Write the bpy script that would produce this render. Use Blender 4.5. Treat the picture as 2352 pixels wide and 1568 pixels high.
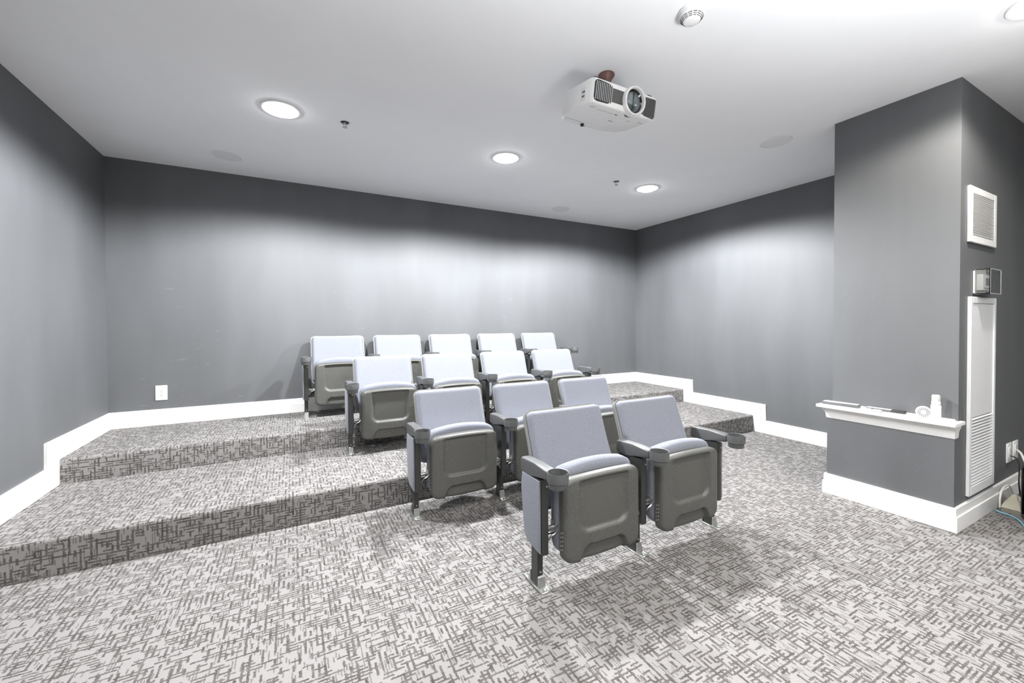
import bpy, bmesh, math, random
from mathutils import Vector, Matrix
random.seed(7)
SC = bpy.context.scene
COL = SC.collection
for o in list(bpy.data.objects):
    bpy.data.objects.remove(o)

# ------------------------------------------------------------------ camera
F_PX, YAW, PITCH, ROLL, CAM_Z, CY = 945.99, 0.48914, 0.014739, -0.004225, 1.125, 758.77
_R = Vector((math.cos(YAW), -math.sin(YAW), 0)); _Fh = Vector((math.sin(YAW), math.cos(YAW), 0)); _Z = Vector((0, 0, 1))
_F = _Fh * math.cos(PITCH) - _Z * math.sin(PITCH); _U = _Z * math.cos(PITCH) + _Fh * math.sin(PITCH)
_R2 = _R * math.cos(ROLL) + _U * math.sin(ROLL); _U2 = _U * math.cos(ROLL) - _R * math.sin(ROLL)
cam = bpy.data.cameras.new('camera'); cam_o = bpy.data.objects.new('camera', cam); COL.objects.link(cam_o)
cam.sensor_fit = 'HORIZONTAL'; cam.sensor_width = 36.0; cam.lens = F_PX / 2352 * 36.0
cam.shift_y = -(784 - CY) / 2352; cam.clip_start = 0.02
M = Matrix.Identity(4)
for i in range(3):
    M[i][0] = _R2[i]; M[i][1] = _U2[i]; M[i][2] = -_F[i]
M[2][3] = CAM_Z
cam_o.matrix_world = M
SC.camera = cam_o

# ------------------------------------------------------------------ world, exposure, large lights
W = bpy.data.worlds.new('world'); SC.world = W; W.use_nodes = True
W.node_tree.nodes['Background'].inputs[0].default_value = (0.9, 0.95, 1, 1)
W.node_tree.nodes['Background'].inputs[1].default_value = 0.05
SC.view_settings.view_transform = 'Standard'; SC.view_settings.look = 'None'
SC.view_settings.gamma = 1.0; SC.view_settings.use_curve_mapping = False
SC.view_settings.exposure = 0.30
LAMP_W_BACK, LAMP_W_FRONT, CEILING_FILL_W = 285.0, 30.0, 760.0
# unseen upward fill spot, added behind the camera to brighten the ceiling
fl = bpy.data.lights.new('ceiling_fill', 'SPOT'); fl.energy = CEILING_FILL_W; fl.spot_size = math.radians(136); fl.spot_blend = 0.5
fl.shadow_soft_size = 0.45; fl.color = (0.97, 0.98, 1.0)
flo = bpy.data.objects.new('ceiling_fill', fl); COL.objects.link(flo)
flo.location = (0.8, -1.15, 0.5); flo.rotation_euler = (math.pi + math.radians(8), 0, 0)

# ------------------------------------------------------------------ dimensions (metres)
XL, XR, YB, ZC = -1.276, 4.266, 4.306, 2.439
Z1, Z2, Y1, Y2 = 0.166, 0.319, 2.611, 3.484
XU, YC, YU = 3.177, 0.828, 1.415
XB, YBB = 3.127, 1.425
YF, XE = -3.3, 6.2
PI = math.pi

# ------------------------------------------------------------------ materials
def mat(name, col, rough=0.5, metal=0.0, spec=0.5, **kw):
    m = bpy.data.materials.new(name); m.use_nodes = True
    b = m.node_tree.nodes['Principled BSDF']
    b.inputs['Base Color'].default_value = (*col, 1); b.inputs['Roughness'].default_value = rough
    b.inputs['Metallic'].default_value = metal; b.inputs['Specular IOR Level'].default_value = spec
    for k, v in kw.items():
        b.inputs[k.replace('_', ' ')].default_value = v
    return m
def N(m, t, **kw):
    n = m.node_tree.nodes.new(t)
    for k, v in kw.items(): setattr(n, k, v)
    return n
def L(m, a, b): m.node_tree.links.new(a, b)
def bs(m): return m.node_tree.nodes['Principled BSDF']
def math_n(m, op, a, b=None, c=None):
    n = N(m, 'ShaderNodeMath', operation=op)
    for i, v in enumerate((a, b, c)):
        if v is None: continue
        if isinstance(v, (int, float)): n.inputs[i].default_value = v
        else: L(m, v, n.inputs[i])
    return n.outputs[0]
def noise(m, vec, scale, detail=2.0, rough=0.5, dims='3D'):
    n = N(m, 'ShaderNodeTexNoise'); n.inputs['Scale'].default_value = scale
    n.inputs['Detail'].default_value = detail; n.inputs['Roughness'].default_value = rough
    L(m, vec, n.inputs['Vector']); return n.outputs['Fac']
def ramp(m, fac, a, b, ca, cb):
    r = N(m, 'ShaderNodeValToRGB'); e = r.color_ramp.elements
    e[0].position = a; e[0].color = (*ca, 1); e[1].position = b; e[1].color = (*cb, 1)
    L(m, fac, r.inputs[0]); return r.outputs[0]
def bump(m, h, strength, dist=0.002):
    n = N(m, 'ShaderNodeBump'); n.inputs['Strength'].default_value = strength; n.inputs['Distance'].default_value = dist
    L(m, h, n.inputs['Height']); L(m, n.outputs[0], bs(m).inputs['Normal'])
def mottled(name, col, rough=0.5, amount=0.15, scale=60, bstr=0.0, metal=0.0, spec=0.5):
    m = mat(name, col, rough, metal, spec)
    tc = N(m, 'ShaderNodeTexCoord'); f = noise(m, tc.outputs['Object'], scale, 3, 0.6)
    lo = tuple(c * (1 - amount) for c in col); hi = tuple(min(1, c * (1 + amount)) for c in col)
    L(m, ramp(m, f, 0.3, 0.7, lo, hi), bs(m).inputs['Base Color'])
    if bstr: bump(m, f, bstr, 0.0015)
    return m

def wall_paint(name, col, rough):
    m = mat(name, col, rough, spec=0.9)
    g = N(m, 'ShaderNodeNewGeometry'); P = g.outputs['Position']
    # fine roller stipple, broad patchiness, a scatter of pale scuffs
    mp = N(m, 'ShaderNodeMapping'); mp.inputs['Scale'].default_value = (1.6, 1.6, 0.35); L(m, P, mp.inputs[0])
    broad = noise(m, mp.outputs[0], 1.6, 3, 0.55)
    c0 = ramp(m, broad, 0.3, 0.72, tuple(c * 0.88 for c in col), tuple(c * 1.14 for c in col))
    sc = None
    for k, (rot, th) in enumerate((((0.5, 0.2, 0.7), .735), ((-0.7, 0.5, -0.4), .74))):
        mr = N(m, 'ShaderNodeMapping'); mr.inputs['Rotation'].default_value = rot; mr.inputs['Scale'].default_value = (11, 150, 60)
        mr.inputs['Location'].default_value = (k * 3.1, k * 1.7, 0); L(m, P, mr.inputs[0])
        nz = noise(m, mr.outputs[0], 1.0, 1.0, 0.4)
        s = math_n(m, 'GREATER_THAN', nz, th); sc = s if sc is None else math_n(m, 'MAXIMUM', sc, s)
    patch = noise(m, P, 1.9, 1, 0.5); sc = math_n(m, 'MULTIPLY', sc, math_n(m, 'GREATER_THAN', patch, 0.56))
    sx = N(m, 'ShaderNodeSeparateXYZ'); L(m, P, sx.inputs[0])
    low = math_n(m, 'LESS_THAN', sx.outputs[2], 1.45); sc = math_n(m, 'MULTIPLY', sc, low)
    mx = N(m, 'ShaderNodeMix', data_type='RGBA'); L(m, math_n(m, 'MULTIPLY', sc, 0.14), mx.inputs[0]); L(m, c0, mx.inputs[6])
    mx.inputs[7].default_value = tuple(min(1, c * 3.2) for c in col) + (1,)
    L(m, mx.outputs[2], bs(m).inputs['Base Color'])
    bump(m, noise(m, P, 260, 2, 0.6), 0.05, 0.001)
    return m

def carpet(name):
    m = mat(name, (0.2, 0.2, 0.2), 0.95, spec=0.1)
    uv = N(m, 'ShaderNodeUVMap'); uv.uv_map = 'UVMap'
    # ragged edges: displace the coordinates with noise
    nz = N(m, 'ShaderNodeTexNoise'); nz.inputs['Scale'].default_value = 120; nz.inputs['Detail'].default_value = 5; nz.inputs['Roughness'].default_value = 0.65
    L(m, uv.outputs[0], nz.inputs['Vector'])
    sub = N(m, 'ShaderNodeVectorMath', operation='SUBTRACT'); sub.inputs[1].default_value = (0.5, 0.5, 0.5); L(m, nz.outputs['Color'], sub.inputs[0])
    scl = N(m, 'ShaderNodeVectorMath', operation='SCALE'); scl.inputs['Scale'].default_value = 0.012; L(m, sub.outputs[0], scl.inputs[0])
    add = N(m, 'ShaderNodeVectorMath', operation='ADD'); L(m, uv.outputs[0], add.inputs[0]); L(m, scl.outputs[0], add.inputs[1])
    sx = N(m, 'ShaderNodeSeparateXYZ'); L(m, add.outputs[0], sx.inputs[0])
    X, Y = sx.outputs[0], sx.outputs[1]
    def strokes(a, b, pitch, length, thick, prob, seed):
        r = math_n(m, 'DIVIDE', b, pitch); row = math_n(m, 'FLOOR', r)
        w1 = N(m, 'ShaderNodeTexWhiteNoise', noise_dimensions='1D'); L(m, math_n(m, 'ADD', row, seed), w1.inputs['W'])
        cell = math_n(m, 'FLOOR', math_n(m, 'ADD', math_n(m, 'DIVIDE', a, length), math_n(m, 'MULTIPLY', w1.outputs[0], 9.0)))
        cv = N(m, 'ShaderNodeCombineXYZ'); L(m, cell, cv.inputs[0]); L(m, math_n(m, 'ADD', row, seed * 3.3), cv.inputs[1])
        w2 = N(m, 'ShaderNodeTexWhiteNoise', noise_dimensions='2D'); L(m, cv.outputs[0], w2.inputs['Vector'])
        on = math_n(m, 'LESS_THAN', w2.outputs[0], prob)
        d = math_n(m, 'ABSOLUTE', math_n(m, 'SUBTRACT', math_n(m, 'FRACT', r), 0.5))
        return math_n(m, 'MULTIPLY', on, math_n(m, 'LESS_THAN', d, thick))
    s = strokes(X, Y, 0.0140, 0.034, 0.24, 0.46, 3.0)
    s = math_n(m, 'MAXIMUM', s, strokes(Y, X, 0.0185, 0.029, 0.21, 0.45, 11.0))
    s = math_n(m, 'MAXIMUM', s, math_n(m, 'MULTIPLY', strokes(Y, X, 0.0088, 0.026, 0.24, 0.30, 31.0), 0.7))
    fine = noise(m, uv.outputs[0], 420, 2, 0.7); mid = noise(m, uv.outputs[0], 30, 2, 0.5)
    base = ramp(m, fine, 0.25, 0.75, (0.195, 0.187, 0.182), (0.320, 0.310, 0.304))
    dark = ramp(m, fine, 0.25, 0.75, (0.036, 0.032, 0.030), (0.092, 0.083, 0.078))
    fac = math_n(m, 'MULTIPLY', s, math_n(m, 'ADD', 0.40, math_n(m, 'MULTIPLY', mid, 0.8)))
    fac2 = N(m, 'ShaderNodeClamp'); L(m, fac, fac2.inputs[0])
    mx = N(m, 'ShaderNodeMix', data_type='RGBA'); L(m, fac2.outputs[0], mx.inputs[0]); L(m, base, mx.inputs[6]); L(m, dark, mx.inputs[7])
    L(m, mx.outputs[2], bs(m).inputs['Base Color'])
    bump(m, math_n(m, 'SUBTRACT', fine, math_n(m, 'MULTIPLY', s, 0.6)), 0.5, 0.003)
    return m

def fabric(name, col):
    m = mat(name, col, 0.9, spec=0.15); bs(m).inputs['Sheen Weight'].default_value = 0.15
    tc = N(m, 'ShaderNodeTexCoord')
    mp = N(m, 'ShaderNodeMapping'); mp.inputs['Scale'].default_value = (160, 160, 520); L(m, tc.outputs['Object'], mp.inputs[0])
    a = noise(m, mp.outputs[0], 1.0, 2, 0.6)
    L(m, ramp(m, a, 0.3, 0.7, tuple(c * 0.80 for c in col), tuple(min(1, c * 1.16) for c in col)), bs(m).inputs['Base Color'])
    bump(m, a, 0.25, 0.001)
    return m

MT = {}
MT['wall'] = wall_paint('grey_wall_paint', (0.092, 0.096, 0.101), 0.64)
MT['ceiling'] = mottled('ceiling_white', (0.86, 0.865, 0.875), 0.85, 0.012, 3, 0.0, spec=0.2)
MT['trim'] = mottled('white_gloss_trim', (0.80, 0.795, 0.78), 0.38, 0.02, 6)
MT['carpet'] = carpet('woven_carpet')
MT['fabric'] = fabric('blue_grey_fabric', (0.205, 0.215, 0.252))
MT['pan'] = mottled('textured_grey_plastic', (0.082, 0.082, 0.075), 0.42, 0.40, 260, 0.35)
MT['shell'] = mottled('grey_shell_plastic', (0.21, 0.213, 0.205), 0.45, 0.15, 200, 0.2)
MT['arm'] = mottled('grey_arm_plastic', (0.082, 0.084, 0.085), 0.42, 0.12, 120, 0.1)
MT['steel'] = mottled('black_painted_steel', (0.028, 0.030, 0.028), 0.35, 0.1, 40)
MT['cast'] = mottled('pale_cast_metal', (0.42, 0.43, 0.41), 0.30, 0.15, 80, metal=0.8)
MT['chrome'] = mottled('zinc_bracket', (0.45, 0.46, 0.45), 0.28, 0.15, 50, metal=0.9)
MT['black'] = mottled('matt_black', (0.012, 0.012, 0.013), 0.5, 0.1, 30)
MT['gloss_black'] = mottled('gloss_black', (0.010, 0.010, 0.010), 0.12, 0.1, 30)
MT['white'] = mottled('white_plastic', (0.80, 0.80, 0.79), 0.35, 0.02, 30)
MT['offwhite'] = mottled('painted_metal_white', (0.74, 0.745, 0.75), 0.35, 0.02, 30)
MT['speaker'] = mottled('speaker_mesh_white', (0.74, 0.745, 0.755), 0.8, 0.03, 900, 0.1)
MT['slot'] = mottled('dark_slot', (0.02, 0.02, 0.02), 0.6, 0.1, 30)
MT['brown'] = mottled('brown_mount', (0.17, 0.085, 0.072), 0.45, 0.08, 40)
MT['pgrey'] = mottled('projector_grey', (0.075, 0.072, 0.068), 0.35, 0.1, 60)
MT['beige'] = mottled('beige_plastic', (0.55, 0.53, 0.43), 0.4, 0.05, 40)
MT['blue'] = mottled('blue_cable_jacket', (0.22, 0.46, 0.60), 0.4, 0.05, 40)
MT['pink'] = mottled('pink_print', (0.75, 0.50, 0.52), 0.5, 0.05, 40)
MT['greyprint'] = mottled('grey_print', (0.35, 0.35, 0.36), 0.5, 0.05, 40)
MT['frost'] = mottled('frosted_highlight_plastic', (0.72, 0.74, 0.72), 0.25, 0.03, 60); bs(MT['frost']).inputs['Transmission Weight'].default_value = 0.35  # pale stand-in for highlights on the cover edges; also the frosted bottle cap
MT['screen'] = mottled('grey_display', (0.22, 0.24, 0.22), 0.2, 0.05, 40)
MT['dgrey'] = mottled('dark_grey_plastic', (0.10, 0.10, 0.105), 0.4, 0.1, 80)
g = mat('clear_plastic', (0.95, 0.96, 0.95), 0.04); bs(g).inputs['Transmission Weight'].default_value = 1.0; bs(g).inputs['IOR'].default_value = 1.45
gt = N(g, 'ShaderNodeTexCoord'); gf = noise(g, gt.outputs['Object'], 40, 2); L(g, ramp(g, gf, 0.3, 0.7, (0.93, 0.95, 0.93), (0.98, 0.98, 0.98)), bs(g).inputs['Base Color']); MT['clear'] = g
g = mat('lens_glass', (0.10, 0.12, 0.125), 0.06, spec=0.8)
gt = N(g, 'ShaderNodeTexCoord'); gf = noise(g, gt.outputs['Object'], 18, 3); L(g, ramp(g, gf, 0.3, 0.7, (0.05, 0.065, 0.07), (0.20, 0.235, 0.24)), bs(g).inputs['Base Color']); MT['glass'] = g
def lamp_mat(name, col, s):
    m = mat(name, (0.9, 0.9, 0.9), 0.5); bs(m).inputs['Emission Color'].default_value = (*col, 1); bs(m).inputs['Emission Strength'].default_value = s
    return m
MT['lens_cool'] = lamp_mat('lamp_lens_cool', (0.97, 0.985, 1.0), 30)
MT['lens_warm'] = lamp_mat('lamp_lens_warm', (1.0, 0.96, 0.88), 30)

# ------------------------------------------------------------------ mesh helpers
def obj(name, bm, m, parent=None, loc=(0, 0, 0), rot=(0, 0, 0), smooth=True, ang=38):
    if isinstance(bm, bmesh.types.BMesh):
        bmesh.ops.recalc_face_normals(bm, faces=bm.faces)
        me = bpy.data.meshes.new(name); bm.to_mesh(me); bm.free()
        me.materials.append(MT[m])
        if smooth:
            me.polygons.foreach_set('use_smooth', [True] * len(me.polygons))
            me.set_sharp_from_angle(angle=math.radians(ang))
    else: me = bm
    o = bpy.data.objects.new(name, me); COL.objects.link(o)
    o.location = loc; o.rotation_euler = rot
    if parent is not None: o.parent = parent
    return o
def tag(o, label=None, cat=None, group=None, kind=None):
    if label: o['label'] = label
    if cat: o['category'] = cat
    if group: o['group'] = group
    if kind: o['kind'] = kind
    return o
def thing(name, label, cat, loc=(0, 0, 0), rot=(0, 0, 0), group=None):
    o = bpy.data.objects.new(name, None); COL.objects.link(o); o.location = loc; o.rotation_euler = rot
    o.empty_display_size = 0.05
    return tag(o, label, cat, group)
def B(): return bmesh.new()
def box(bm, x0, x1, y0, y1, z0, z1, bev=0.0, seg=2, mtx=None):
    vs = [bm.verts.new((x, y, z)) for z in (z0, z1) for y in (y0, y1) for x in (x0, x1)]
    fs = [bm.faces.new([vs[i] for i in q]) for q in ((0, 2, 3, 1), (4, 5, 7, 6), (0, 1, 5, 4), (2, 6, 7, 3), (0, 4, 6, 2), (1, 3, 7, 5))]
    if bev > 0:
        es = list({e for f in fs for e in f.edges})
        r = bmesh.ops.bevel(bm, geom=es, offset=bev, segments=seg, affect='EDGES', profile=0.5)
        vs = list({v for f in r['faces'] for v in f.verts} | {v for v in vs if v.is_valid})
    if mtx is not None: bmesh.ops.transform(bm, matrix=mtx, verts=[v for v in vs if v.is_valid])
    return bm
def prism(bm, pts, a0, a1, axis='x', bev=0.0, seg=2):
    """polygon pts extruded along axis between a0 and a1. x: pts=(y,z); y: pts=(x,z); z: pts=(x,y)"""
    def P(p, a): return {'x': (a, p[0], p[1]), 'y': (p[0], a, p[1]), 'z': (p[0], p[1], a)}[axis]
    v0 = [bm.verts.new(P(p, a0)) for p in pts]; v1 = [bm.verts.new(P(p, a1)) for p in pts]
    n = len(pts); fs = [bm.faces.new(v0), bm.faces.new(list(reversed(v1)))]
    for i in range(n): fs.append(bm.faces.new((v0[i], v1[i], v1[(i + 1) % n], v0[(i + 1) % n])))
    if bev > 0:
        es = list({e for f in fs[:2] for e in f.edges})
        bmesh.ops.bevel(bm, geom=es, offset=bev, segments=seg, affect='EDGES', profile=0.5)
    return bm
def lathe(bm, prof, n=32, c=(0, 0, 0), mtx=None):
    rings = []; new = []
    for r, z in prof:
        if r < 1e-6: v = bm.verts.new((c[0], c[1], c[2] + z)); rings.append([v]); new.append(v)
        else:
            ring = [bm.verts.new((c[0] + r * math.cos(2 * PI * k / n), c[1] + r * math.sin(2 * PI * k / n), c[2] + z)) for k in range(n)]
            rings.append(ring); new += ring
    for a, b in zip(rings, rings[1:]):
        for k in range(n):
            k2 = (k + 1) % n
            if len(a) == 1 and len(b) == 1: continue
            if len(a) == 1: bm.faces.new((a[0], b[k], b[k2]))
            elif len(b) == 1: bm.faces.new((a[k], b[0], a[k2]))
            else: bm.faces.new((a[k], b[k], b[k2], a[k2]))
    if mtx is not None: bmesh.ops.transform(bm, matrix=mtx, verts=new)
    return bm
def tube(bm, pts, r, n=8, caps=True):
    pts = [Vector(p) for p in pts]; rings = []
    up = Vector((0, 0, 1))
    for i, p in enumerate(pts):
        t = (pts[min(i + 1, len(pts) - 1)] - pts[max(i - 1, 0)]).normalized()
        a = t.cross(up)
        if a.length < 1e-3: a = t.cross(Vector((1, 0, 0)))
        a.normalize(); b = t.cross(a)
        rings.append([bm.verts.new(p + (a * math.cos(2 * PI * k / n) + b * math.sin(2 * PI * k / n)) * r) for k in range(n)])
    for A, C in zip(rings, rings[1:]):
        for k in range(n): bm.faces.new((A[k], A[(k + 1) % n], C[(k + 1) % n], C[k]))
    if caps: bm.faces.new(rings[0]); bm.faces.new(list(reversed(rings[-1])))
    return bm
def spline(pts, n=8):
    out = []; P = [Vector(p) for p in pts]; P = [P[0] * 2 - P[1]] + P + [P[-1] * 2 - P[-2]]
    for i in range(1, len(P) - 2):
        for k in range(n):
            t = k / n; a, b, c, d = P[i - 1:i + 3]
            out.append(0.5 * ((2 * b) + (c - a) * t + (2 * a - 5 * b + 4 * c - d) * t * t + (3 * b - a - 3 * c + d) * t ** 3))
    out.append(P[-2]); return out
def smooth(a, b, x):
    t = max(0, min(1, (x - a) / (b - a))); return t * t * (3 - 2 * t)
def sd_rbox(x, z, hx, hz, r):
    qx, qz = abs(x) - hx + r, abs(z) - hz + r
    return math.hypot(max(qx, 0), max(qz, 0)) + min(max(qx, qz), 0) - r
def slab(bm, hw, z0, z1, rt, rb, nx, nz, front, back, top=None):
    """rounded-rectangle slab in xz; front(x,z,e), back(x,z,e) give y, e = distance from outline. top(u) lifts the upper edge."""
    def row(i): 
        t = i / nz; t = 0.5 - 0.5 * math.cos(PI * t) if True else t
        t = 0.75 * (i / nz) + 0.25 * t
        return z0 + (z1 - z0) * t
    def half(z):
        d = z1 - z; r = rt
        if d < r: return hw - r + math.sqrt(max(0, r * r - (r - d) ** 2))
        d = z - z0; r = rb
        if d < r: return hw - r + math.sqrt(max(0, r * r - (r - d) ** 2))
        return hw
    zc_, hz = (z0 + z1) / 2, (z1 - z0) / 2
    Fr, Bk = [], []
    for i in range(nz + 1):
        z = row(i); h = half(z); fa, ba = [], []
        for j in range(nx + 1):
            u = -1 + 2 * j / nx; u = 0.7 * u + 0.3 * math.sin(u * PI / 2); x = u * h
            e = max(0.0, -sd_rbox(x, z - zc_, hw, hz, rt))
            zz = z + (top(x) * ((z - z0) / (z1 - z0)) if top else 0)
            fa.append(bm.verts.new((x, front(x, z, e), zz)))
            edge = i in (0, nz) or j in (0, nx)
            yb = back(x, z, e); ba.append(fa[-1] if edge and abs(yb - fa[-1].co.y) < 1e-5 else bm.verts.new((x, yb, zz)))
        Fr.append(fa); Bk.append(ba)
    for G, fl in ((Fr, False), (Bk, True)):
        for i in range(nz):
            for j in range(nx):
                q = [G[i][j], G[i][j + 1], G[i + 1][j + 1], G[i + 1][j]]
                q = list(dict.fromkeys(q))
                if len(q) > 2: bm.faces.new(q[::-1] if fl else q)
    loopF = [Fr[0][j] for j in range(nx)] + [Fr[i][nx] for i in range(nz)] + [Fr[nz][j] for j in range(nx, 0, -1)] + [Fr[i][0] for i in range(nz, 0, -1)]
    loopB = [Bk[0][j] for j in range(nx)] + [Bk[i][nx] for i in range(nz)] + [Bk[nz][j] for j in range(nx, 0, -1)] + [Bk[i][0] for i in range(nz, 0, -1)]
    n = len(loopF)
    for k in range(n):
        q = list(dict.fromkeys([loopF[k], loopB[k], loopB[(k + 1) % n], loopF[(k + 1) % n]]))
        if len(q) > 2: bm.faces.new(q)
    return bm
def set_uv(me):
    uv = me.uv_layers.new(name='UVMap')
    for p in me.polygons:
        for li in p.loop_indices:
            c = me.vertices[me.loops[li].vertex_index].co; n = p.normal
            if abs(n.z) > 0.6: uv.data[li].uv = (c.x, c.y)
            elif abs(n.y) > 0.5: uv.data[li].uv = (c.x, c.z + 7.3 + c.y)
            else: uv.data[li].uv = (c.y, c.z + 3.1)
def text_mesh(s, size, name):
    cu = bpy.data.curves.new(name, 'FONT'); cu.body = s; cu.size = size; cu.align_x = 'CENTER'; cu.align_y = 'CENTER'; cu.extrude = 0.0003
    o = bpy.data.objects.new(name + '_tmp', cu); COL.objects.link(o)
    me = bpy.data.meshes.new_from_object(o.evaluated_get(bpy.context.evaluated_depsgraph_get()))
    bpy.data.objects.remove(o); bpy.data.curves.remove(cu); return me

# ------------------------------------------------------------------ room shell
def struct(name, bm, m, label=None, **kw):
    o = obj(name, bm, m, **kw); o['kind'] = 'structure'
    if label: o['label'] = label
    return o
T = 0.12
f = struct('floor', box(B(), XL - T, XE + T, YF - T, YB + T, -0.1, 0), 'carpet', 'pale grey carpet with dark woven dashes across the open floor', smooth=False); set_uv(f.data)
def platform(name, y0, z0, z1, label):
    r = 0.016; pts = [(y0 + 0.001, z0)]
    for k in range(5):
        a = PI - k * PI / 8; pts.append((y0 + r + r * math.cos(a), z1 - r + r * math.sin(a)))
    pts += [(YB, z1), (YB, z0)]
    o = struct(name, prism(B(), pts, XL, XR, 'x'), 'carpet', label, ang=60); set_uv(o.data); return o
platform('floor_platform_lower', Y1, 0.0, Z1, 'carpeted lower step platform with dark riser under the third row')
platform('floor_platform_upper', Y2, Z1, Z2, 'carpeted upper step platform along the long back wall')
struct('ceiling', box(B(), XL - T, XE + T, YF - T, YB + T, ZC, ZC + 0.1), 'ceiling', 'smooth white painted ceiling', smooth=False)
struct('wall_back', box(B(), XL - T, XR + T, YB, YB + T, 0, ZC), 'wall', 'long dark grey back wall behind the seats', smooth=False)
struct('wall_left', box(B(), XL - T, XL, YF, YB, 0, ZC), 'wall', 'dark grey left wall with scuffs', smooth=False)
struct('wall_right', box(B(), XR, XR + T, YU, YB, 0, ZC), 'wall', 'dark grey right wall beside the platforms', smooth=False)
struct('wall_bulkhead', box(B(), XU, XE, YC, YU, 0, ZC), 'wall', 'dark grey wall projecting into the room at the right', smooth=False)
struct('wall_ledge', box(B(), XB, XU, YC, YBB, 0, 0.50), 'wall', 'low dark grey half wall under the white ledge', smooth=False)
struct('wall_end', box(B(), XE, XE + T, YF, YC, 0, ZC), 'wall', smooth=False)
struct('wall_front', box(B(), XL - T, XE + T, YF - T, YF, 0, ZC), 'wall', smooth=False)

BH, BL = 0.129, 0.084          # baseboard height, lower band
def baseboard(name, polys, axis, a, sgn, label):
    bm = B()
    for (pts, t) in polys: prism(bm, pts, a, a + sgn * t, axis, 0.002, 1)
    return struct(name, bm, 'trim', label)
def side_outline(h, ya, yb):
    d = h - 0.004
    return [(ya, 0), (Y1 - 0.0005, 0), (Y1 - 0.0005, Z1), (Y2 - 0.0005, Z1), (Y2 - 0.0005, Z2), (yb, Z2), (yb, Z2 + h), (Y2 - d, Z2 + h), (Y2 - d, Z1 + h), (Y1 - d, Z1 + h), (Y1 - d, h), (ya, h)]
baseboard('baseboard_left', [(side_outline(BH, YF, YB), 0.013), (side_outline(BL, YF, YB - 0.013), 0.019)], 'x', XL, 1, 'white baseboard stepping down the left wall with the platforms')
baseboard('baseboard_right', [(side_outline(BH, YBB, YB), 0.013), (side_outline(BL, YBB, YB - 0.013), 0.019)], 'x', XR, -1, 'white baseboard stepping down the right wall with the platforms')
rect = lambda h, a, b, z: [(a, z), (b, z), (b, z + h), (a, z + h)]
baseboard('baseboard_back', [(rect(BH, XL + .013, XR - .013, Z2), 0.013), (rect(BL, XL + .019, XR - .019, Z2), 0.019)], 'y', YB, -1, 'white baseboard along the back wall on the upper platform')
bm = B()
for h, t in ((BH, 0.012), (BL, 0.018)):
    prism(bm, [(XB - t, YC - t), (XE, YC - t), (XE, YC), (XB, YC), (XB, YBB), (XR - .02, YBB), (XR - .02, YBB + t), (XB - t, YBB + t)], 0, h, 'z', 0.002, 1)
struct('baseboard_bulkhead', bm, 'trim', 'tall white baseboard wrapping the half wall corner')
baseboard('baseboard_front', [(rect(BH, XL, XE, 0), 0.013)], 'y', YF, 1, None)
baseboard('baseboard_end', [(rect(BH, YF + .013, YC - .02, 0), 0.013)], 'x', XE, -1, None)

# ledge: board on a stepped crown moulding
led = thing('wall_shelf', 'white moulded ledge shelf capping the low half wall', 'shelf', (XB, 1.12, 0.50))
bm = B(); box(bm, 3.055 - XB, 3.20 - XB, 0.806 - 1.12, YC - 0.0005 - 1.12, 0.073, 0.092, 0.002, 1)
box(bm, 3.055 - XB, XU - 0.0005 - XB, YC - 0.0005 - 1.12, 1.458 - 1.12, 0.073, 0.092, 0.002, 1); obj('ledge_board', bm, 'trim', led)
bm = B(); prof = [(0.003, 0.0), (0.008, 0.012), (0.010, 0.030), (0.018, 0.046), (0.030, 0.056), (0.034, 0.066), (0.046, 0.073)]
rings = []
for t, z in prof:
    x0, y0, y1 = -t, YC - 0.4 * t - 1.12, YBB + 0.5 * t - 1.12
    rings.append([bm.verts.new(p) for p in ((XU + .0 - XB - 0.001, y0, z), (x0, y0, z), (x0, y1, z), (XU - XB - .001, y1, z))])
for a, b in zip(rings, rings[1:]):
    for k in range(3): bm.faces.new((a[k], a[k + 1], b[k + 1], b[k]))
    bm.faces.new((a[3], a[0], b[0], b[3]))
bm.faces.new(rings[0]); bm.faces.new(rings[-1][::-1]); obj('crown_moulding', bm, 'trim', led, ang=20)
obj('back_strip', box(B(), XU - XB - .012, XU - XB - .0008, YC + .01 - 1.12, 1.445 - 1.12, 0.0925, 0.0985, 0.001, 1), 'trim', led)

# ------------------------------------------------------------------ cinema seats
PW = 0.212
def pan_front(x, z, e):
    zz = z - 0.125
    y = -0.046 - 0.006 * (1 - (x / PW) ** 2)
    u = sd_rbox(x, z - 0.39, 0.138, 0.158, 0.055)          # recessed U panel, open to the top rim
    y += 0.017 * smooth(0.003, -0.009, u) * smooth(0.462, 0.452, z)
    a = sd_rbox(x, z - 0.105, 0.128 - 0.45 * max(0, z - 0.13), 0.074, 0.03)   # arched scoop at the bottom
    y += 0.020 * smooth(0.003, -0.006, a)
    rim = 0.020
    if e < rim: y += 0.020 * (1 - math.sqrt(max(0, 1 - (1 - e / rim) ** 2)))
    return y
bm = slab(B(), PW, 0.112, 0.478, 0.040, 0.040, 56, 64, pan_front, lambda x, z, e: -0.004, lambda x: -0.010 * (x / PW) ** 2)
for v in bm.verts:                                          # belly of the lower edge
    if v.co.z < 0.2: v.co.z -= 0.012 * (1 - (v.co.x / PW) ** 2) * (0.2 - v.co.z) / 0.075
PAN = obj('seat_pan', bm, 'pan', ang=60); 
def cush_front(x, z, e): return 0.002 + 0.014 * (1 - min(1, e / 0.02)) ** 2
def cush_back(x, z, e):
    r = 0.035; return 0.085 - (r * (1 - math.sqrt(max(0, 1 - (1 - e / r) ** 2))) if e < r else 0)
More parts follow.
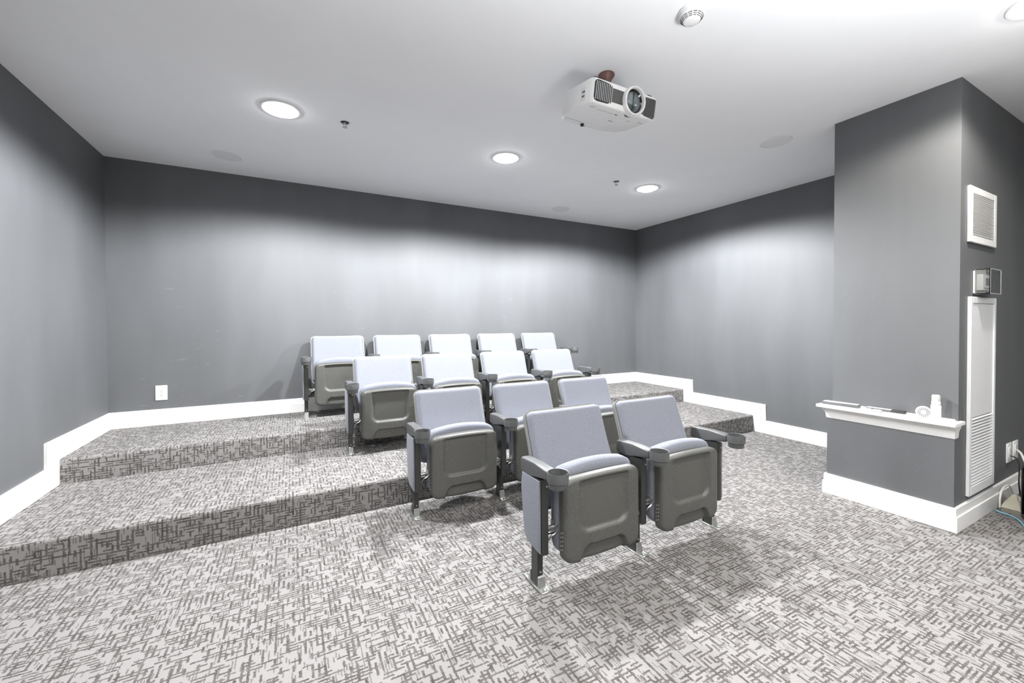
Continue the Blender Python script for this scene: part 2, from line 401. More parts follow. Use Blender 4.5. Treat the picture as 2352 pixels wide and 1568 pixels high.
CUSH = obj('seat_cushion', slab(B(), 0.213, 0.135, 0.492, 0.05, 0.04, 30, 30, cush_front, cush_back, lambda x: 0.026 * (1 - (x / 0.213) ** 2)), 'fabric', ang=70)
def curve(x): return -0.012 * (x / 0.23) ** 2
def bc_front(x, z, e):
    r = 0.022; return curve(x) - 0.030 + (r * (1 - math.sqrt(max(0, 1 - (1 - e / r) ** 2))) if e < r else 0) - 0.008 * math.exp(-((z - 0.14) / 0.09) ** 2)
BACKC = obj('back_cushion', slab(B(), 0.223, 0.0, 0.432, 0.030, 0.03, 30, 34, bc_front, lambda x, z, e: curve(x) + 0.004), 'fabric', ang=70)
def sh_back(x, z, e):
    r = 0.03; return curve(x) + 0.034 + 0.01 * math.exp(-((z - 0.1) / 0.12) ** 2) - (r * (1 - math.sqrt(max(0, 1 - (1 - e / r) ** 2))) if e < r else 0)
BACKS = obj('back_shell', slab(B(), 0.2335, -0.01, 0.443, 0.036, 0.03, 28, 30, lambda x, z, e: curve(x) - 0.004, sh_back), 'shell', ang=50)
# standard: wide sheet-steel upper, narrow lower post
bm = B(); prism(bm, [(0, 0.155), (0, 0.475), (0.15, 0.475), (0.155, 0.40), (0.135, 0.20), (0.11, 0.175)], -0.018, 0.018, 'x', 0.004, 2)
box(bm, -0.014, 0.014, 0.038, 0.092, 0.006, 0.19, 0.003, 1); STD = obj('standard', bm, 'steel')
bm = B(); box(bm, -0.024, 0.024, -0.012, 0.150, 0.0, 0.006, 0.002, 1)
prism(bm, [(0.022, 0.004), (0.030, 0.045), (0.036, 0.05), (0.036, 0.004)], -0.017, 0.017, 'x', 0.002, 1)
prism(bm, [(0.094, 0.004), (0.094, 0.05), (0.100, 0.045), (0.115, 0.004)], -0.017, 0.017, 'x', 0.002, 1)
lathe(bm, [(0, 0.013), (0.006, 0.013), (0.009, 0.010), (0.009, 0.006), (0.013, 0.005), (0.013, 0.003)], 10, (0, 0.004, 0))
lathe(bm, [(0, 0.013), (0.006, 0.013), (0.009, 0.010), (0.009, 0.006), (0.013, 0.005), (0.013, 0.003)], 10, (0, 0.134, 0)); FOOT = obj('foot_bracket', bm, 'cast')
bm = B(); prism(bm, [(0.002, 0.165), (0.002, 0.470), (0.148, 0.470), (0.153, 0.40), (0.133, 0.205), (0.105, 0.178)], -0.028, -0.0185, 'x', 0.005, 3); ENDP = obj('end_panel', bm, 'fabric')
BOLT = obj('bolt', lathe(B(), [(0, 0.004), (0.004, 0.003), (0.005, 0)], 8, mtx=Matrix.Rotation(PI / 2, 4, 'X')), 'cast')
# armrest with cup holder
bm = B(); prism(bm, [(0.160, 0.466), (0.168, 0.476), (0.168, 0.520), (0.158, 0.531), (0.05, 0.533), (-0.046, 0.531), (-0.056, 0.526), (-0.056, 0.497), (-0.045, 0.490), (0.03, 0.482), (0.10, 0.468)], -0.025, 0.025, 'x', 0.008, 3); ARM = obj('armrest', bm, 'arm')
bm = B(); lathe(bm, [(0, 0.474), (0.036, 0.474), (0.038, 0.477), (0.0385, 0.496), (0.0435, 0.499), (0.0445, 0.535), (0.0435, 0.538), (0.0405, 0.537), (0.0395, 0.505), (0.035, 0.500), (0.034, 0.486), (0, 0.486)], 36, (0, -0.095, 0)); CUP = obj('cup_holder', bm, 'arm')
bm = B(); box(bm, 0.016, 0.072, 0.018, 0.060, 0.232, 0.238, 0.001, 1); box(bm, 0.016, 0.022, 0.018, 0.066, 0.205, 0.265, 0.001, 1)
box(bm, 0.064, 0.070, 0.010, 0.056, 0.225, 0.270, 0.001, 1)
tube(bm, spline([(0.020, 0.012, 0.205), (0.035, 0.004, 0.228), (0.052, 0.002, 0.236), (0.066, 0.006, 0.252)], 5), 0.0035, 6)
tube(bm, [(0.018, 0.04, 0.245), (0.072, 0.04, 0.245)], 0.008, 10); HINGE = obj('hinge_bracket', bm, 'chrome')
bm = B()
for k in range(5):
    for q in range(2): lathe(bm, [(0, 0.0012), (0.0032, 0.001), (0.0036, 0)], 8, mtx=Matrix.Translation((-PW + 0.0005, -0.012 - 0.012 * q, 0.165 + 0.018 * k + 0.006 * q)) @ Matrix.Rotation(-PI / 2, 4, 'Y'))
HOLES = obj('vent_dots', bm, 'greyprint'); HOLES['kind'] = 'stuff'
bm = B(); box(bm, -0.10, 0.10, 0.003, 0.050, 0.175, 0.215, 0.008, 2); box(bm, -0.30 + 0.05, 0.30 - 0.05, 0.060, 0.085, 0.20, 0.23, 0.004, 2); XBAR = obj('cross_rail', bm, 'steel')
PROTO = [PAN, CUSH, BACKC, BACKS, STD, FOOT, ENDP, BOLT, ARM, CUP, HINGE, HOLES, XBAR]
def inst(p, parent, loc=(0, 0, 0), rot=(0, 0, 0), sx=1):
    o = bpy.data.objects.new(p.name.split('.')[0], p.data); COL.objects.link(o); o.parent = parent; o.location = loc; o.rotation_euler = rot
    if sx != 1: o.scale = (sx, 1, 1)
    return o
ORD = ['leftmost', 'second', 'third', 'fourth', 'fifth']
def seat(root, pitch, left_end, right_end):
    c = pitch / 2
    sp = inst(PAN, root, (0, 0, 0)); inst(HOLES, sp); 
    inst(CUSH, root)
    bsl = inst(BACKS, root, (0, 0.138, 0.285), (-math.radians(20), 0, 0)); inst(BACKC, root, (0, 0.134, 0.290), (-math.radians(20), 0, 0))
    inst(XBAR, root)
    for s in (-1, 1):
        h = inst(HINGE, root, (-s * -1 * 0 + (-c if s < 0 else c), 0, 0), sx=(1 if s < 0 else -1))
    for s in ((-1, 1) if right_end else (-1,)):
        st = inst(STD, root, (s * c, 0, 0)); inst(FOOT, st); inst(BOLT, st, (0.008, 0, 0.445)); inst(BOLT, st, (0, 0.038, 0.065))
        if s < 0 and left_end: inst(ENDP, st)
        if s > 0: inst(ENDP, st, sx=-1)
        ar = inst(ARM, root, (s * c, 0, 0)); inst(CUP, ar)
ROWS = [(2, 0.925, 1.450, 0.0, 0.566, 'front row'), (3, 0.630, 2.345, 0.0, 0.557, 'second row'), (4, 0.374, 3.230, Z1, 0.553, 'third row'), (5, 0.098, 3.960, Z2, 0.556, 'back row')]
WHERE = {'front row': 'on open floor', 'second row': 'against the lower carpeted step', 'third row': 'on the lower platform', 'back row': 'against the grey back wall'}
for n, x0, yf, z, pitch, rn in ROWS:
    for k in range(n):
        if n == 2: pos = ('left', 'right')[k] + ' of the two seats'
        elif k == 0: pos = 'leftmost seat'
        elif k == n - 1: pos = 'rightmost seat'
        elif n == 3: pos = 'middle seat'
        else: pos = ORD[k] + ' seat from left'
        lab = 'folded grey-blue cinema seat, %s, %s %s' % (pos, rn, WHERE[rn])
        r = thing('cinema_seat', lab, 'seat', (x0 + pitch * (k + 0.5), yf, z), group='cinema seats in four rows')
        seat(r, pitch, k == 0, k == n - 1)
for p in PROTO: bpy.data.objects.remove(p)

# ------------------------------------------------------------------ ceiling fittings
def downlight(x, y, label, warm, watts):
    t = thing('downlight', label, 'ceiling light', (x, y, ZC), group='round recessed downlights')
    obj('trim_ring', lathe(B(), [(0.088, -0.0002), (0.092, -0.004), (0.098, -0.008), (0.106, -0.007), (0.110, -0.0002)], 40), 'white', t)
    obj('lamp_lens', lathe(B(), [(0.0, -0.030), (0.03, -0.029), (0.06, -0.023), (0.08, -0.013), (0.089, -0.003)], 40), 'lens_warm' if warm else 'lens_cool', t)
    l = bpy.data.lights.new('downlight_beam', 'SPOT'); l.energy = watts; l.spot_size = math.radians(166); l.spot_blend = 0.30; l.shadow_soft_size = 0.05
    l.color = (1.0, 0.955, 0.88) if warm else (0.965, 0.98, 1.0)
    lo = bpy.data.objects.new('downlight_beam', l); COL.objects.link(lo); lo.parent = t; lo.location = (0, 0, -0.09)
downlight(-0.05, 2.885, 'lit round downlight over the left end of the seats', False, LAMP_W_BACK * 0.85)
downlight(1.497, 2.903, 'lit round downlight above the middle of the seat rows', False, LAMP_W_BACK)
downlight(3.047, 2.921, 'lit round downlight near the right back corner', False, LAMP_W_BACK)
downlight(2.725, 0.475, 'lit warm downlight at the upper right edge of the view', True, LAMP_W_FRONT * 2.4)
for x, y, w in ((1.15, 0.475, 'overhead of the viewpoint, middle of the front ceiling'), (-0.40, 0.475, 'overhead of the viewpoint, near the left wall'), (-0.05, -1.7, 'behind the viewpoint, nearest the left wall'), (1.5, -1.7, 'behind the viewpoint, middle of its row'), (3.05, -1.7, 'behind the viewpoint, nearest the right end wall')):
    downlight(x, y, 'round warm downlight ' + w, True, LAMP_W_FRONT)
def ceiling_speaker(x, y, label):
    t = thing('ceiling_speaker', label, 'speaker', (x, y, ZC), group='flush round ceiling speakers')
    obj('speaker_ring', lathe(B(), [(0.092, -0.0002), (0.092, -0.003), (0.094, -0.005), (0.101, -0.005), (0.104, -0.0002)], 48), 'white', t)
    obj('speaker_grille', lathe(B(), [(0, -0.0035), (0.05, -0.0035), (0.0915, -0.0025), (0.0915, -0.0002)], 48), 'speaker', t)
ceiling_speaker(-0.433, 3.862, 'flush round white speaker in ceiling at left, above the wall outlet')
ceiling_speaker(2.718, 3.902, 'flush round white speaker in ceiling near the far back corner')
ceiling_speaker(3.105, 1.755, 'flush round white speaker in ceiling right of the projector')
def sprinkler(x, y, label):
    t = thing('fire_sprinkler', label, 'sprinkler', (x, y, ZC), group='fire sprinklers')
    obj('escutcheon', lathe(B(), [(0.026, -0.0002), (0.028, -0.004), (0.035, -0.005), (0.038, -0.0002)], 28), 'white', t)
    obj('recess_cup', lathe(B(), [(0, -0.001), (0.025, -0.001), (0.0255, -0.0002)], 24), 'slot', t)
    bm = B(); lathe(bm, [(0, 0), (0.009, 0), (0.008, -0.012), (0.004, -0.016), (0, -0.016)], 14)
    for s in (-1, 1): tube(bm, spline([(s * 0.007, 0, -0.008), (s * 0.010, 0, -0.018), (s * 0.002, 0, -0.031)], 4), 0.0018, 6)
    obj('sprinkler_frame', bm, 'chrome', t)
    bm = B(); lathe(bm, [(0, -0.030), (0.004, -0.030), (0.016, -0.033), (0.016, -0.0345), (0, -0.0345)], 16); obj('deflector', bm, 'chrome', t)
sprinkler(0.312, 2.878, 'small fire sprinkler beside the left downlight')
sprinkler(2.645, 2.912, 'small fire sprinkler beside the right downlight')
sm = thing('smoke_detector', 'round white smoke detector on ceiling above the projector', 'smoke detector', (1.492, 1.186, ZC))
obj('detector_base', lathe(B(), [(0.0, -0.0002), (0.050, -0.0002), (0.051, -0.008), (0.049, -0.012), (0.0, -0.012)], 40), 'white', sm)
obj('detector_body', lathe(B(), [(0.047, -0.012), (0.048, -0.024), (0.043, -0.034), (0.031, -0.048), (0.027, -0.051), (0, -0.052)], 40), 'white', sm)
slm = None
for ri, (r, z) in enumerate(((0.0436, -0.0335), (0.0394, -0.0385), (0.0354, -0.0432))):
    wsl = 2 * PI * r / 14 * 0.78
    bm = B(); box(bm, -wsl / 2, wsl / 2, -0.0008, 0.0012, -0.0011, 0.0011); me0 = obj('vent_slot', bm, 'slot', sm, smooth=False)
    for k in range(14):
        a = 2 * PI * k / 14 + 0.1; o = me0 if k == 0 else obj('vent_slot', me0.data, None, sm)
        o.location = (r * math.cos(a), r * math.sin(a), z); o.rotation_euler = (0.6, 0, a - PI / 2)

# ------------------------------------------------------------------ projector (hung upside down, nose towards the front of the room)
pj = thing('projector', 'white ceiling projector with large round lens on brown mount', 'projector', (1.476, 1.70, ZC))
obj('ceiling_mount', lathe(B(), [(0, -0.0002), (0.042, -0.0002), (0.043, -0.006), (0.039, -0.014), (0.030, -0.024), (0.0255, -0.032), (0.0245, -0.045), (0.0245, -0.170), (0, -0.170)], 36), 'brown', pj)
TILT = math.radians(10); CX0 = 1.455 - 1.476
# body frame: origin at front bottom centre, local y backwards, z up
PM = Matrix.Translation((CX0, 1.545 - 1.70, 2.166 - ZC)) @ Matrix.Rotation(TILT, 4, 'X')
def pobj(name, bm, m, parent=pj, **kw):
    bmesh.ops.transform(bm, matrix=PM, verts=bm.verts); return obj(name, bm, m, parent, **kw)
HWp, Dp, Hp = 0.208, 0.305, 0.118
bm = B(); pts = [(-HWp + 0.012, 0), (HWp - 0.012, 0), (HWp, 0.02), (HWp, 0.20), (HWp - 0.03, 0.27), (0.10, Dp), (-0.10, Dp + 0.004), (-HWp + 0.03, 0.285), (-HWp, 0.22), (-HWp, 0.02)]
prism(bm, pts, 0.0, Hp, 'z', 0.014, 3); body = pobj('projector_body', bm, 'white', ang=30)
def face(bm, pts, y0, y1): return prism(bm, pts, y0, y1, 'y', 0.0015, 1)
# dark front strip in three parts: left grille, centre, right grille
def strip(xa, xb, za0, za1, zb0, zb1): return [(xa, za0), (xb, zb0), (xb, zb1), (xa, za1)]
bm = B(); gl = [(-0.196, 0.030), (-0.190, 0.018), (-0.175, 0.014), (-0.11, 0.016), (-0.092, 0.026), (-0.092, 0.094), (-0.11, 0.104), (-0.175, 0.108), (-0.190, 0.104), (-0.196, 0.094)]
face(bm, gl, -0.003, 0.02); lg = pobj('intake_grille', bm, 'slot', body)
for k in range(10):
    bm = B(); box(bm, -0.188 + k * 0.0105, -0.1862 + k * 0.0105, -0.0065, 0.0, 0.020, 0.100, 0.0005, 1); pobj('grille_fin', bm, 'offwhite', body)
bm = B(); face(bm, [(-0.092, 0.030), (0.10, 0.030), (0.10, 0.092), (-0.092, 0.092)], -0.002, 0.02); pobj('front_strip', bm, 'pgrey', body)
bm = B(); face(bm, [(0.10, 0.026), (0.13, 0.014), (0.19, 0.010), (0.198, 0.02), (0.198, 0.098), (0.19, 0.104), (0.13, 0.102), (0.10, 0.094)], -0.003, 0.02); pobj('exhaust_grille', bm, 'pgrey', body)
for k in range(8):
    bm = B(); box(bm, 0.128 + k * 0.0085, 0.1305 + k * 0.0085, -0.006, 0.0, 0.016, 0.098, 0.0005, 1); pobj('grille_fin', bm, 'dgrey', body)
LM = Matrix.Translation((0.045, 0, 0.060)) @ Matrix.Rotation(PI / 2, 4, 'X')
bm = B(); lathe(bm, [(0.068, -0.01), (0.068, 0.012), (0.066, 0.022), (0.061, 0.026), (0.057, 0.022), (0.055, 0.004), (0.055, -0.002)], 48, mtx=LM); pobj('lens_ring', bm, 'white', body)
bm = B(); lathe(bm, [(0.056, 0.008), (0.050, 0.004), (0.046, 0.001)], 40, mtx=LM); pobj('lens_barrel', bm, 'gloss_black', body)
bm = B(); lathe(bm, [(0.0, 0.008), (0.02, 0.0072), (0.035, 0.005), (0.048, 0.0005), (0.048, -0.003)], 40, mtx=LM); pobj('lens_glass', bm, 'glass', body)
bm = B(); box(bm, 0.040, 0.043, -0.0095, -0.007, 0.013, 0.107, 0); pobj('lens_shutter_line', bm, 'black', body, smooth=False)
bm = B(); lathe(bm, [(0, 0.002), (0.004, 0.002), (0.005, 0)], 12, mtx=Matrix.Translation((0.121, -0.003, 0.066)) @ Matrix.Rotation(PI / 2, 4, 'X')); pobj('sensor_window', bm, 'white', body)
# underside details
bm = B(); pr = [(0.045 - 0.030 + 0.06 * k / 10, 0.022 - 0.004 + 0.018 * math.sin(PI * k / 10)) for k in range(11)]
prism(bm, pr, -0.0012, 0.003, 'z'); pobj('lens_dial', bm, 'brown', body, smooth=False)
for a, b, c, d, m_ in ((-0.02, -0.004, 0.045, 0.051, 'slot'), (0.085, 0.105, 0.075, 0.078, 'greyprint'), (-0.13, -0.03, 0.047, 0.0485, 'greyprint'), (-0.185, -0.07, 0.243, 0.2455, 'greyprint'), (-0.05, -0.02, 0.287, 0.290, 'slot'), (0.145, 0.175, 0.055, 0.060, 'greyprint')):
    bm = B(); box(bm, a, b, c, d, -0.0008, 0.003); pobj('underside_slot', bm, m_, body, smooth=False)
bm = B(); lathe(bm, [(0, -0.012), (0.008, -0.012), (0.010, -0.004), (0.010, 0.004)], 16, (-0.055, 0.268, 0)); pobj('levelling_foot', bm, 'black', body)
bm = B()
for i in range(3):
    for j in range(2): box(bm, -0.18 + 0.010 * i, -0.177 + 0.010 * i, 0.025 + 0.014 * j, 0.034 + 0.014 * j, -0.0008, 0.002)
pobj('vent_slots', bm, 'greyprint', body, smooth=False)
me = text_mesh('EPSON', 0.011, 'maker_lettering'); me.transform(PM @ Matrix.Translation((0.03, 0.135, -0.0006)) @ Matrix.Rotation(PI, 4, 'X')); me.materials.append(MT['greyprint'])
obj('maker_lettering', me, None, body)
# control hatch on the side, small knobs on top, bracket plate under the mount
bm = B(); box(bm, -HWp - 0.0012, -HWp + 0.002, 0.05, 0.085, 0.028, 0.085, 0.0005, 1); pobj('control_panel', bm, 'offwhite', body)
for k in range(4):
    bm = B(); box(bm, -HWp - 0.003, -HWp, 0.056 + 0.011 * (k % 2), 0.062 + 0.011 * (k % 2), 0.040 + 0.020 * (k // 2), 0.048 + 0.020 * (k // 2), 0.0005, 1); pobj('control_button', bm, 'slot', body)
bm = B(); box(bm, -0.175, 0.10, 0.085, 0.215, Hp + 0.0005, Hp + 0.007, 0.001, 1)
for sx in (-0.165, 0.09): box(bm, sx - 0.012, sx + 0.012, 0.02, 0.09, Hp + 0.0005, Hp + 0.009, 0.001, 1)
pobj('mount_plate', bm, 'offwhite', pj)
for a, b in ((-0.185, -0.145), (0.155, 0.185)):
    bm = B(); box(bm, a, b, 0.018, 0.045, Hp - 0.002, Hp + 0.009, 0.003, 2); pobj('mount_screw_cap', bm, 'slot', pj)

# ------------------------------------------------------------------ bulkhead wall fittings (face of the wall at y = YC, looking towards -y)
YW = YC - 0.0005
def frame(bm, x0, x1, z0, z1, w, t, wb=None, wt=None):
    wb = wb or w; wt = wt or w
    for a, b, c, d in ((x0, x0 + w, z0, z1), (x1 - w, x1, z0, z1), (x0 + w, x1 - w, z0, z0 + wb), (x0 + w, x1 - w, z1 - wt, z1)):
        box(bm, a, b, -t, 0, c, d, 0.002, 1)
    return bm
vg = thing('wall_vent', 'square white louvred air vent high on the projecting wall', 'vent', (3.485, YW, 1.568))
obj('vent_frame', frame(B(), -0.215, 0.215, 0, 0.308, 0.038, 0.014), 'white', vg)
obj('vent_backing', box(B(), -0.18, 0.18, -0.002, 0, 0.03, 0.28), 'dgrey', vg, smooth=False)
bm = B(); box(bm, -0.1765, 0.1765, -0.0043, 0.0043, -0.0008, 0.0008); s0 = obj('slat', bm, 'white', vg, smooth=False)
for k in range(19):
    s = s0 if k == 0 else obj('slat', s0.data, None, vg)
    s.location = (0, -0.0100, 0.047 + k * 0.0119); s.rotation_euler = (math.radians(-25), 0, 0)
pn = thing('return_air_panel', 'tall white metal panel with louvres along its lower part', 'vent panel', (3.497, YW, 0.160))
PH = 1.108
obj('panel_frame', frame(B(), -0.207, 0.207, 0, PH, 0.030, 0.016, 0.05, 0.035), 'offwhite', pn)
obj('panel_door', box(B(), -0.1765, 0.1765, -0.011, 0, 0.432, PH - 0.036, 0.002, 1), 'offwhite', pn)
obj('panel_backing', box(B(), -0.1765, 0.1765, -0.002, 0, 0.051, 0.431), 'dgrey', pn, smooth=False)
bm = B(); box(bm, -0.1762, 0.1762, -0.0052, 0.0052, -0.0010, 0.0010); s0 = obj('slat', bm, 'offwhite', pn, smooth=False)
NL = 22
for k in range(NL):
    s = s0 if k == 0 else obj('slat', s0.data, None, pn)
    s.location = (0, -0.0108, 0.062 + k * (0.362 / (NL - 1))); s.rotation_euler = (math.radians(46), 0, 0)
# thermostat under a clear lockable cover
th = thing('thermostat', 'white thermostat locked inside a clear plastic cover on the wall', 'thermostat', (3.475, YW, 1.283))
obj('thermostat_plate', box(B(), -0.095, 0.075, -0.006, 0, 0.004, 0.134, 0.002, 1), 'white', th)
tb = obj('thermostat_body', box(B(), -0.075, 0.045, -0.032, -0.006, 0.022, 0.112, 0.004, 2), 'white', th)
obj('display', box(B(), -0.030, 0.020, -0.0335, -0.0318, 0.050, 0.092, 0.0005, 1), 'screen', tb)
obj('button_strip', box(B(), -0.055, 0.030, -0.0335, -0.0318, 0.028, 0.038, 0.0005, 1), 'greyprint', tb)
bm = B(); x0, x1, z0, z1, d, t = -0.105, 0.075, 0.0, 0.138, 0.066, 0.0025
for a in ((x0, x1, -d, -d + t, z0, z1), (x0, x0 + t, -d + t, -0.0065, z0, z1), (x1 - t, x1, -d + t, -0.0065, z0, z1), (x0 + t, x1 - t, -d + t, -0.0065, z0, z0 + t), (x0 + t, x1 - t, -d + t, -0.0065, z1 - t, z1)): box(bm, *a)
obj('clear_cover', bm, 'clear', th, smooth=False)
bm = B()
for (a, b, c, e) in ((x0, x0 + .006, z0, z1), (x1 - .006, x1, z0, z1), (x0, x1, z0, z0 + .006), (x0, x1, z1 - .006, z1)): box(bm, a - .001, b + .001, -0.0078, -0.0006, c - .001, e + .001, 0.0008, 1)
obj('cover_flange', bm, 'white', th)
bm = B(); e = 0.0035
for xx in (x0, x1 - e): box(bm, xx, xx + e, -d - 0.0008, -d + e, z0 + e, z1 - e)
for zz in (z0, z1 - e): box(bm, x0, x1, -d - 0.0008, -d + e, zz, zz + e)
for xx in (x0, x1 - e):
    for zz in (z0, z1 - e): box(bm, xx, xx + e, -d + e, -0.008, zz, zz + e)
obj('cover_edge_highlight', bm, 'frost', th, smooth=False)  # pale bars added as painted highlights along the clear cover's edges
# wall outlets
def outlet(label, loc, rot, w, h, plugs=False):
    t = thing('wall_outlet', label, 'outlet', loc, rot)
    obj('cover_plate', box(B(), -w / 2, w / 2, -0.006, 0, 0, h, 0.002, 2), 'white', t)
    ins = obj('socket_insert', box(B(), -w * 0.22, w * 0.22, -0.0085, -0.005, h * 0.21, h * 0.79, 0.0015, 1), 'white', t)
    for zc_ in (0.36, 0.64):
        bm = B()
        for dx in (-0.0065, 0.0065): box(bm, dx - 0.0014, dx + 0.0014, -0.0090, -0.0080, h * zc_ - 0.001, h * zc_ + 0.008)
        box(bm, -0.0025, 0.0025, -0.0090, -0.0080, h * zc_ - 0.012, h * zc_ - 0.006); obj('socket_slots', bm, 'slot', ins, smooth=False)
    bm = B()
    for z in (0.09, 0.91): lathe(bm, [(0, 0.0008), (0.003, 0.0006), (0.0032, 0)], 10, mtx=Matrix.Translation((0, -0.006, h * z)) @ Matrix.Rotation(PI / 2, 4, 'X'))
    obj('plate_screws', bm, 'greyprint', t)
    return t
outlet('white double outlet low on the back wall left of seats', (-0.951, YB - 0.0005, 0.520), (0, 0, 0), 0.076, 0.120)
outlet('white outlet plate with plugged black cord beside the panel', (4.042, YW, 0.231), (0, 0, 0), 0.095, 0.122)
outlet('white outlet plate with plugged white cable, nearer the black box', (4.172, YW, 0.231), (0, 0, 0), 0.095, 0.120)

# ------------------------------------------------------------------ things on the ledge
ZL = 0.592
def on_ledge(name, label, cat, x, y, rz=0): return thing(name, label, cat, (x, y, ZL + 0.0003), (0, 0, rz))
r1 = on_ledge('remote_control', 'long dark remote with pale key strip at the far end of ledge', 'remote', 3.120, 1.345, PI / 2 + 0.06)
obj('remote_body', prism(B(), [(-0.021, 0), (0.021, 0), (0.024, 0.010), (0.020, 0.019), (-0.020, 0.019), (-0.024, 0.010)], -0.098, 0.098, 'x', 0.003, 2), 'dgrey', r1)
obj('key_strip', box(B(), -0.092, 0.088, -0.017, 0.019, 0.0185, 0.0215, 0.001, 1), 'offwhite', r1)
bm = B()
for i in range(8): box(bm, -0.082 + i * 0.022, -0.070 + i * 0.022, -0.010, 0.012, 0.0212, 0.0228, 0.0005, 1)
obj('remote_keys', bm, 'greyprint', r1)
r2 = on_ledge('remote_control', 'slim remote with painted pale glare and black tip in the middle of ledge', 'remote', 3.145, 1.128, PI / 2 + 0.05)
obj('remote_body', prism(B(), [(-0.088, -0.016), (-0.094, -0.006), (-0.094, 0.006), (-0.088, 0.016), (0.084, 0.018), (0.088, 0.012), (0.088, -0.012), (0.084, -0.018)], 0, 0.014, 'z', 0.003, 2), 'dgrey', r2)
obj('glare_plate', box(B(), -0.028, 0.084, -0.014, 0.015, 0.0135, 0.0150, 0.0005, 1), 'offwhite', r2)  # off-white plate paints the whitish glare on the remote's top
obj('black_tip', box(B(), -0.0925, -0.030, -0.0185, 0.0195, 0.006, 0.0158, 0.002, 1), 'slot', r2)
bm = B()
for i in range(6):
    for j in range(2): box(bm, -0.012 + i * 0.014, -0.004 + i * 0.014, -0.010 + j * 0.011, -0.003 + j * 0.011, 0.0148, 0.0160, 0.0005, 1)
obj('remote_keys', bm, 'greyprint', r2)
r3 = on_ledge('key_fob', 'small grey rounded gadget lying in front of slim remote', 'gadget', 3.093, 1.162, PI / 2 - 0.08)
obj('fob_body', prism(B(), [(-0.036, -0.010), (-0.030, -0.016), (0.028, -0.016), (0.040, -0.008), (0.042, 0.004), (0.030, 0.012), (-0.028, 0.012), (-0.036, 0.006)], 0, 0.012, 'z', 0.003, 2), 'greyprint', r3)
obj('fob_button', lathe(B(), [(0, 0.0135), (0.006, 0.0133), (0.007, 0.0118)], 12, (0.01, -0.002, 0)), 'slot', r3)
# round disc air freshener standing on its rim
af = on_ledge('air_freshener', 'round white slotted air freshener disc standing on the ledge', 'air freshener', 3.122, 0.951, 0)
DM = Matrix.Translation((0, 0, 0.0325)) @ Matrix.Rotation(math.radians(18), 4, 'Z') @ Matrix.Rotation(-PI / 2 , 4, 'Y')
bm = B(); lathe(bm, [(0, -0.010), (0.024, -0.010), (0.031, -0.004), (0.0325, 0.002), (0.030, 0.007), (0.022, 0.010), (0.010, 0.0115), (0, 0.0118)], 40, mtx=DM); fr = obj('freshener_body', bm, 'white', af)
for k in range(18):
    bm = B(); box(bm, 0.012, 0.028, -0.0011, 0.0012, 0.0072, 0.0122, 0, 1, DM @ Matrix.Rotation(2 * PI * k / 18, 4, 'Z')); obj('radial_slot', bm, 'dgrey', fr, smooth=False)
# pump bottle
bt = on_ledge('spray_bottle', 'small white bottle with clear cap on the ledge end', 'bottle', 3.132, 0.903, 0)
obj('bottle_body', lathe(B(), [(0, 0), (0.019, 0), (0.021, 0.003), (0.021, 0.074), (0.019, 0.080), (0.013, 0.084), (0, 0.084)], 32), 'white', bt)
obj('pump_collar', lathe(B(), [(0.0135, 0.083), (0.0185, 0.084), (0.0185, 0.098), (0.010, 0.100), (0.007, 0.118), (0, 0.118)], 28), 'white', bt)
obj('pump_spout', box(B(), -0.012, 0.009, -0.006, 0.006, 0.112, 0.122, 0.002, 1), 'greyprint', bt)
obj('clear_cap', lathe(B(), [(0.0175, 0.098), (0.0175, 0.128), (0.0145, 0.134), (0, 0.135), (0, 0.1335), (0.0135, 0.1325), (0.0162, 0.127), (0.0162, 0.098), (0.0175, 0.098)], 28), 'frost', bt)
bm = B()
for k, (z, w) in enumerate(((0.020, .5), (0.028, .55), (0.036, .5), (0.044, .55), (0.052, .5), (0.060, .45))):
    for j in range(5):
        a = PI + 0.35 - w / 2 - 0.25 + w * j / 5; b_ = a + w / 5.2
        vs = [bm.verts.new((0.0213 * math.cos(q), 0.0213 * math.sin(q), zz)) for q, zz in ((a, z), (b_, z), (b_, z + 0.002), (a, z + 0.002))]; bm.faces.new(vs)
obj('label_lines', bm, 'greyprint', bt, smooth=False)
bm = B(); lathe(bm, [(0.0188, 0.078), (0.0200, 0.0795), (0.0188, 0.081)], 28); obj('neck_ring', bm, 'greyprint', bt)
obj('cap_label', lathe(B(), [(0.0105, 0.101), (0.0108, 0.1015), (0.0108, 0.111), (0.0105, 0.1115)], 24), 'pink', bt)

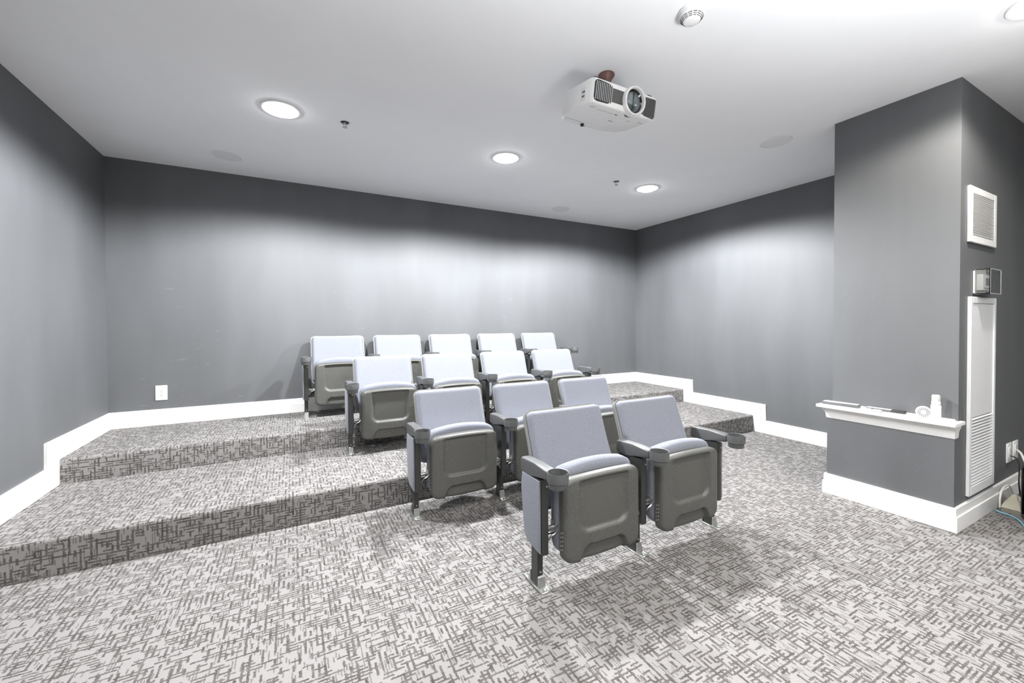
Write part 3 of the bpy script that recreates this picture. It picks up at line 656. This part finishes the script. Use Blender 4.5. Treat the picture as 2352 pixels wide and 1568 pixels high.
# ------------------------------------------------------------------ black box, power adapter and cables at the right edge
ba = math.atan2(-0.42, -0.90)
bx = thing('subwoofer_box', 'glossy black box standing on the floor at the right edge', 'black box', (3.722, 0.716, 0), (0, 0, ba))
obj('cabinet', box(B(), 0.0, 0.34, 0.006, 0.26, 0.008, 0.305, 0.010, 3), 'gloss_black', bx)
obj('front_rim', frame(B(), 0.004, 0.336, 0.012, 0.300, 0.010, 0.004), 'dgrey', bx, loc=(0, 0.006, 0))
bm = B()
for x in (0.03, 0.31):
    for y in (0.03, 0.23): lathe(bm, [(0, 0), (0.012, 0), (0.014, 0.009), (0, 0.009)], 14, (x, y, 0))
obj('rubber_feet', bm, 'black', bx)
ad = thing('network_adapter', 'beige network box lying on the floor beside black box', 'network box', (3.83, 0.752, 0.0), (0, 0, 0))
bm = B(); prism(bm, [(-0.110, 0.0), (0.10, 0.0), (0.115, 0.012), (0.105, 0.058), (-0.040, 0.046), (-0.125, 0.030)], -0.045, 0.035, 'y', 0.005, 2); ab = obj('adapter_body', bm, 'beige', ad)
bm = B(); box(bm, -0.045, 0.035, -0.047, -0.044, 0.014, 0.044, 0.002, 1); obj('port_panel', bm, 'dgrey', ab)
bm = B(); box(bm, -0.030, 0.018, -0.0485, -0.0465, 0.022, 0.038, 0.001, 1); obj('port', bm, 'offwhite', ab)
def cable(name, label, pts, r, m):
    o = obj(name, tube(B(), spline(pts, 8), r, 8), m); return tag(o, label, 'cable')
cable('blue_cable', 'pale blue network cable curling over the carpet', [(3.690, 0.800, 0.006), (3.672, 0.785, 0.006), (3.668, 0.765, 0.006), (3.655, 0.735, 0.006), (3.60, 0.690, 0.006), (3.46, 0.635, 0.006), (3.30, 0.57, 0.006)], 0.005, 'blue')
cable('black_power_cord', 'thin black cord hanging from the outlet to black box', [(4.042, 0.815, 0.272), (4.02, 0.79, 0.268), (3.95, 0.765, 0.255), (3.86, 0.745, 0.235), (3.80, 0.735, 0.17), (3.80, 0.728, 0.09)], 0.0035, 'black')
cable('white_cable', 'white cable running from outlet plate towards black box', [(4.172, 0.815, 0.29), (4.10, 0.785, 0.285), (3.95, 0.74, 0.268), (3.80, 0.700, 0.318), (3.68, 0.65, 0.312), (3.55, 0.60, 0.312)], 0.006, 'white')
cable('white_loop_cable', 'white cable arching over the beige network box', [(3.76, 0.800, 0.006), (3.765, 0.801, 0.06), (3.80, 0.801, 0.105), (3.87, 0.801, 0.115), (3.95, 0.801, 0.10), (4.02, 0.795, 0.03), (4.06, 0.780, 0.006)], 0.005, 'white')
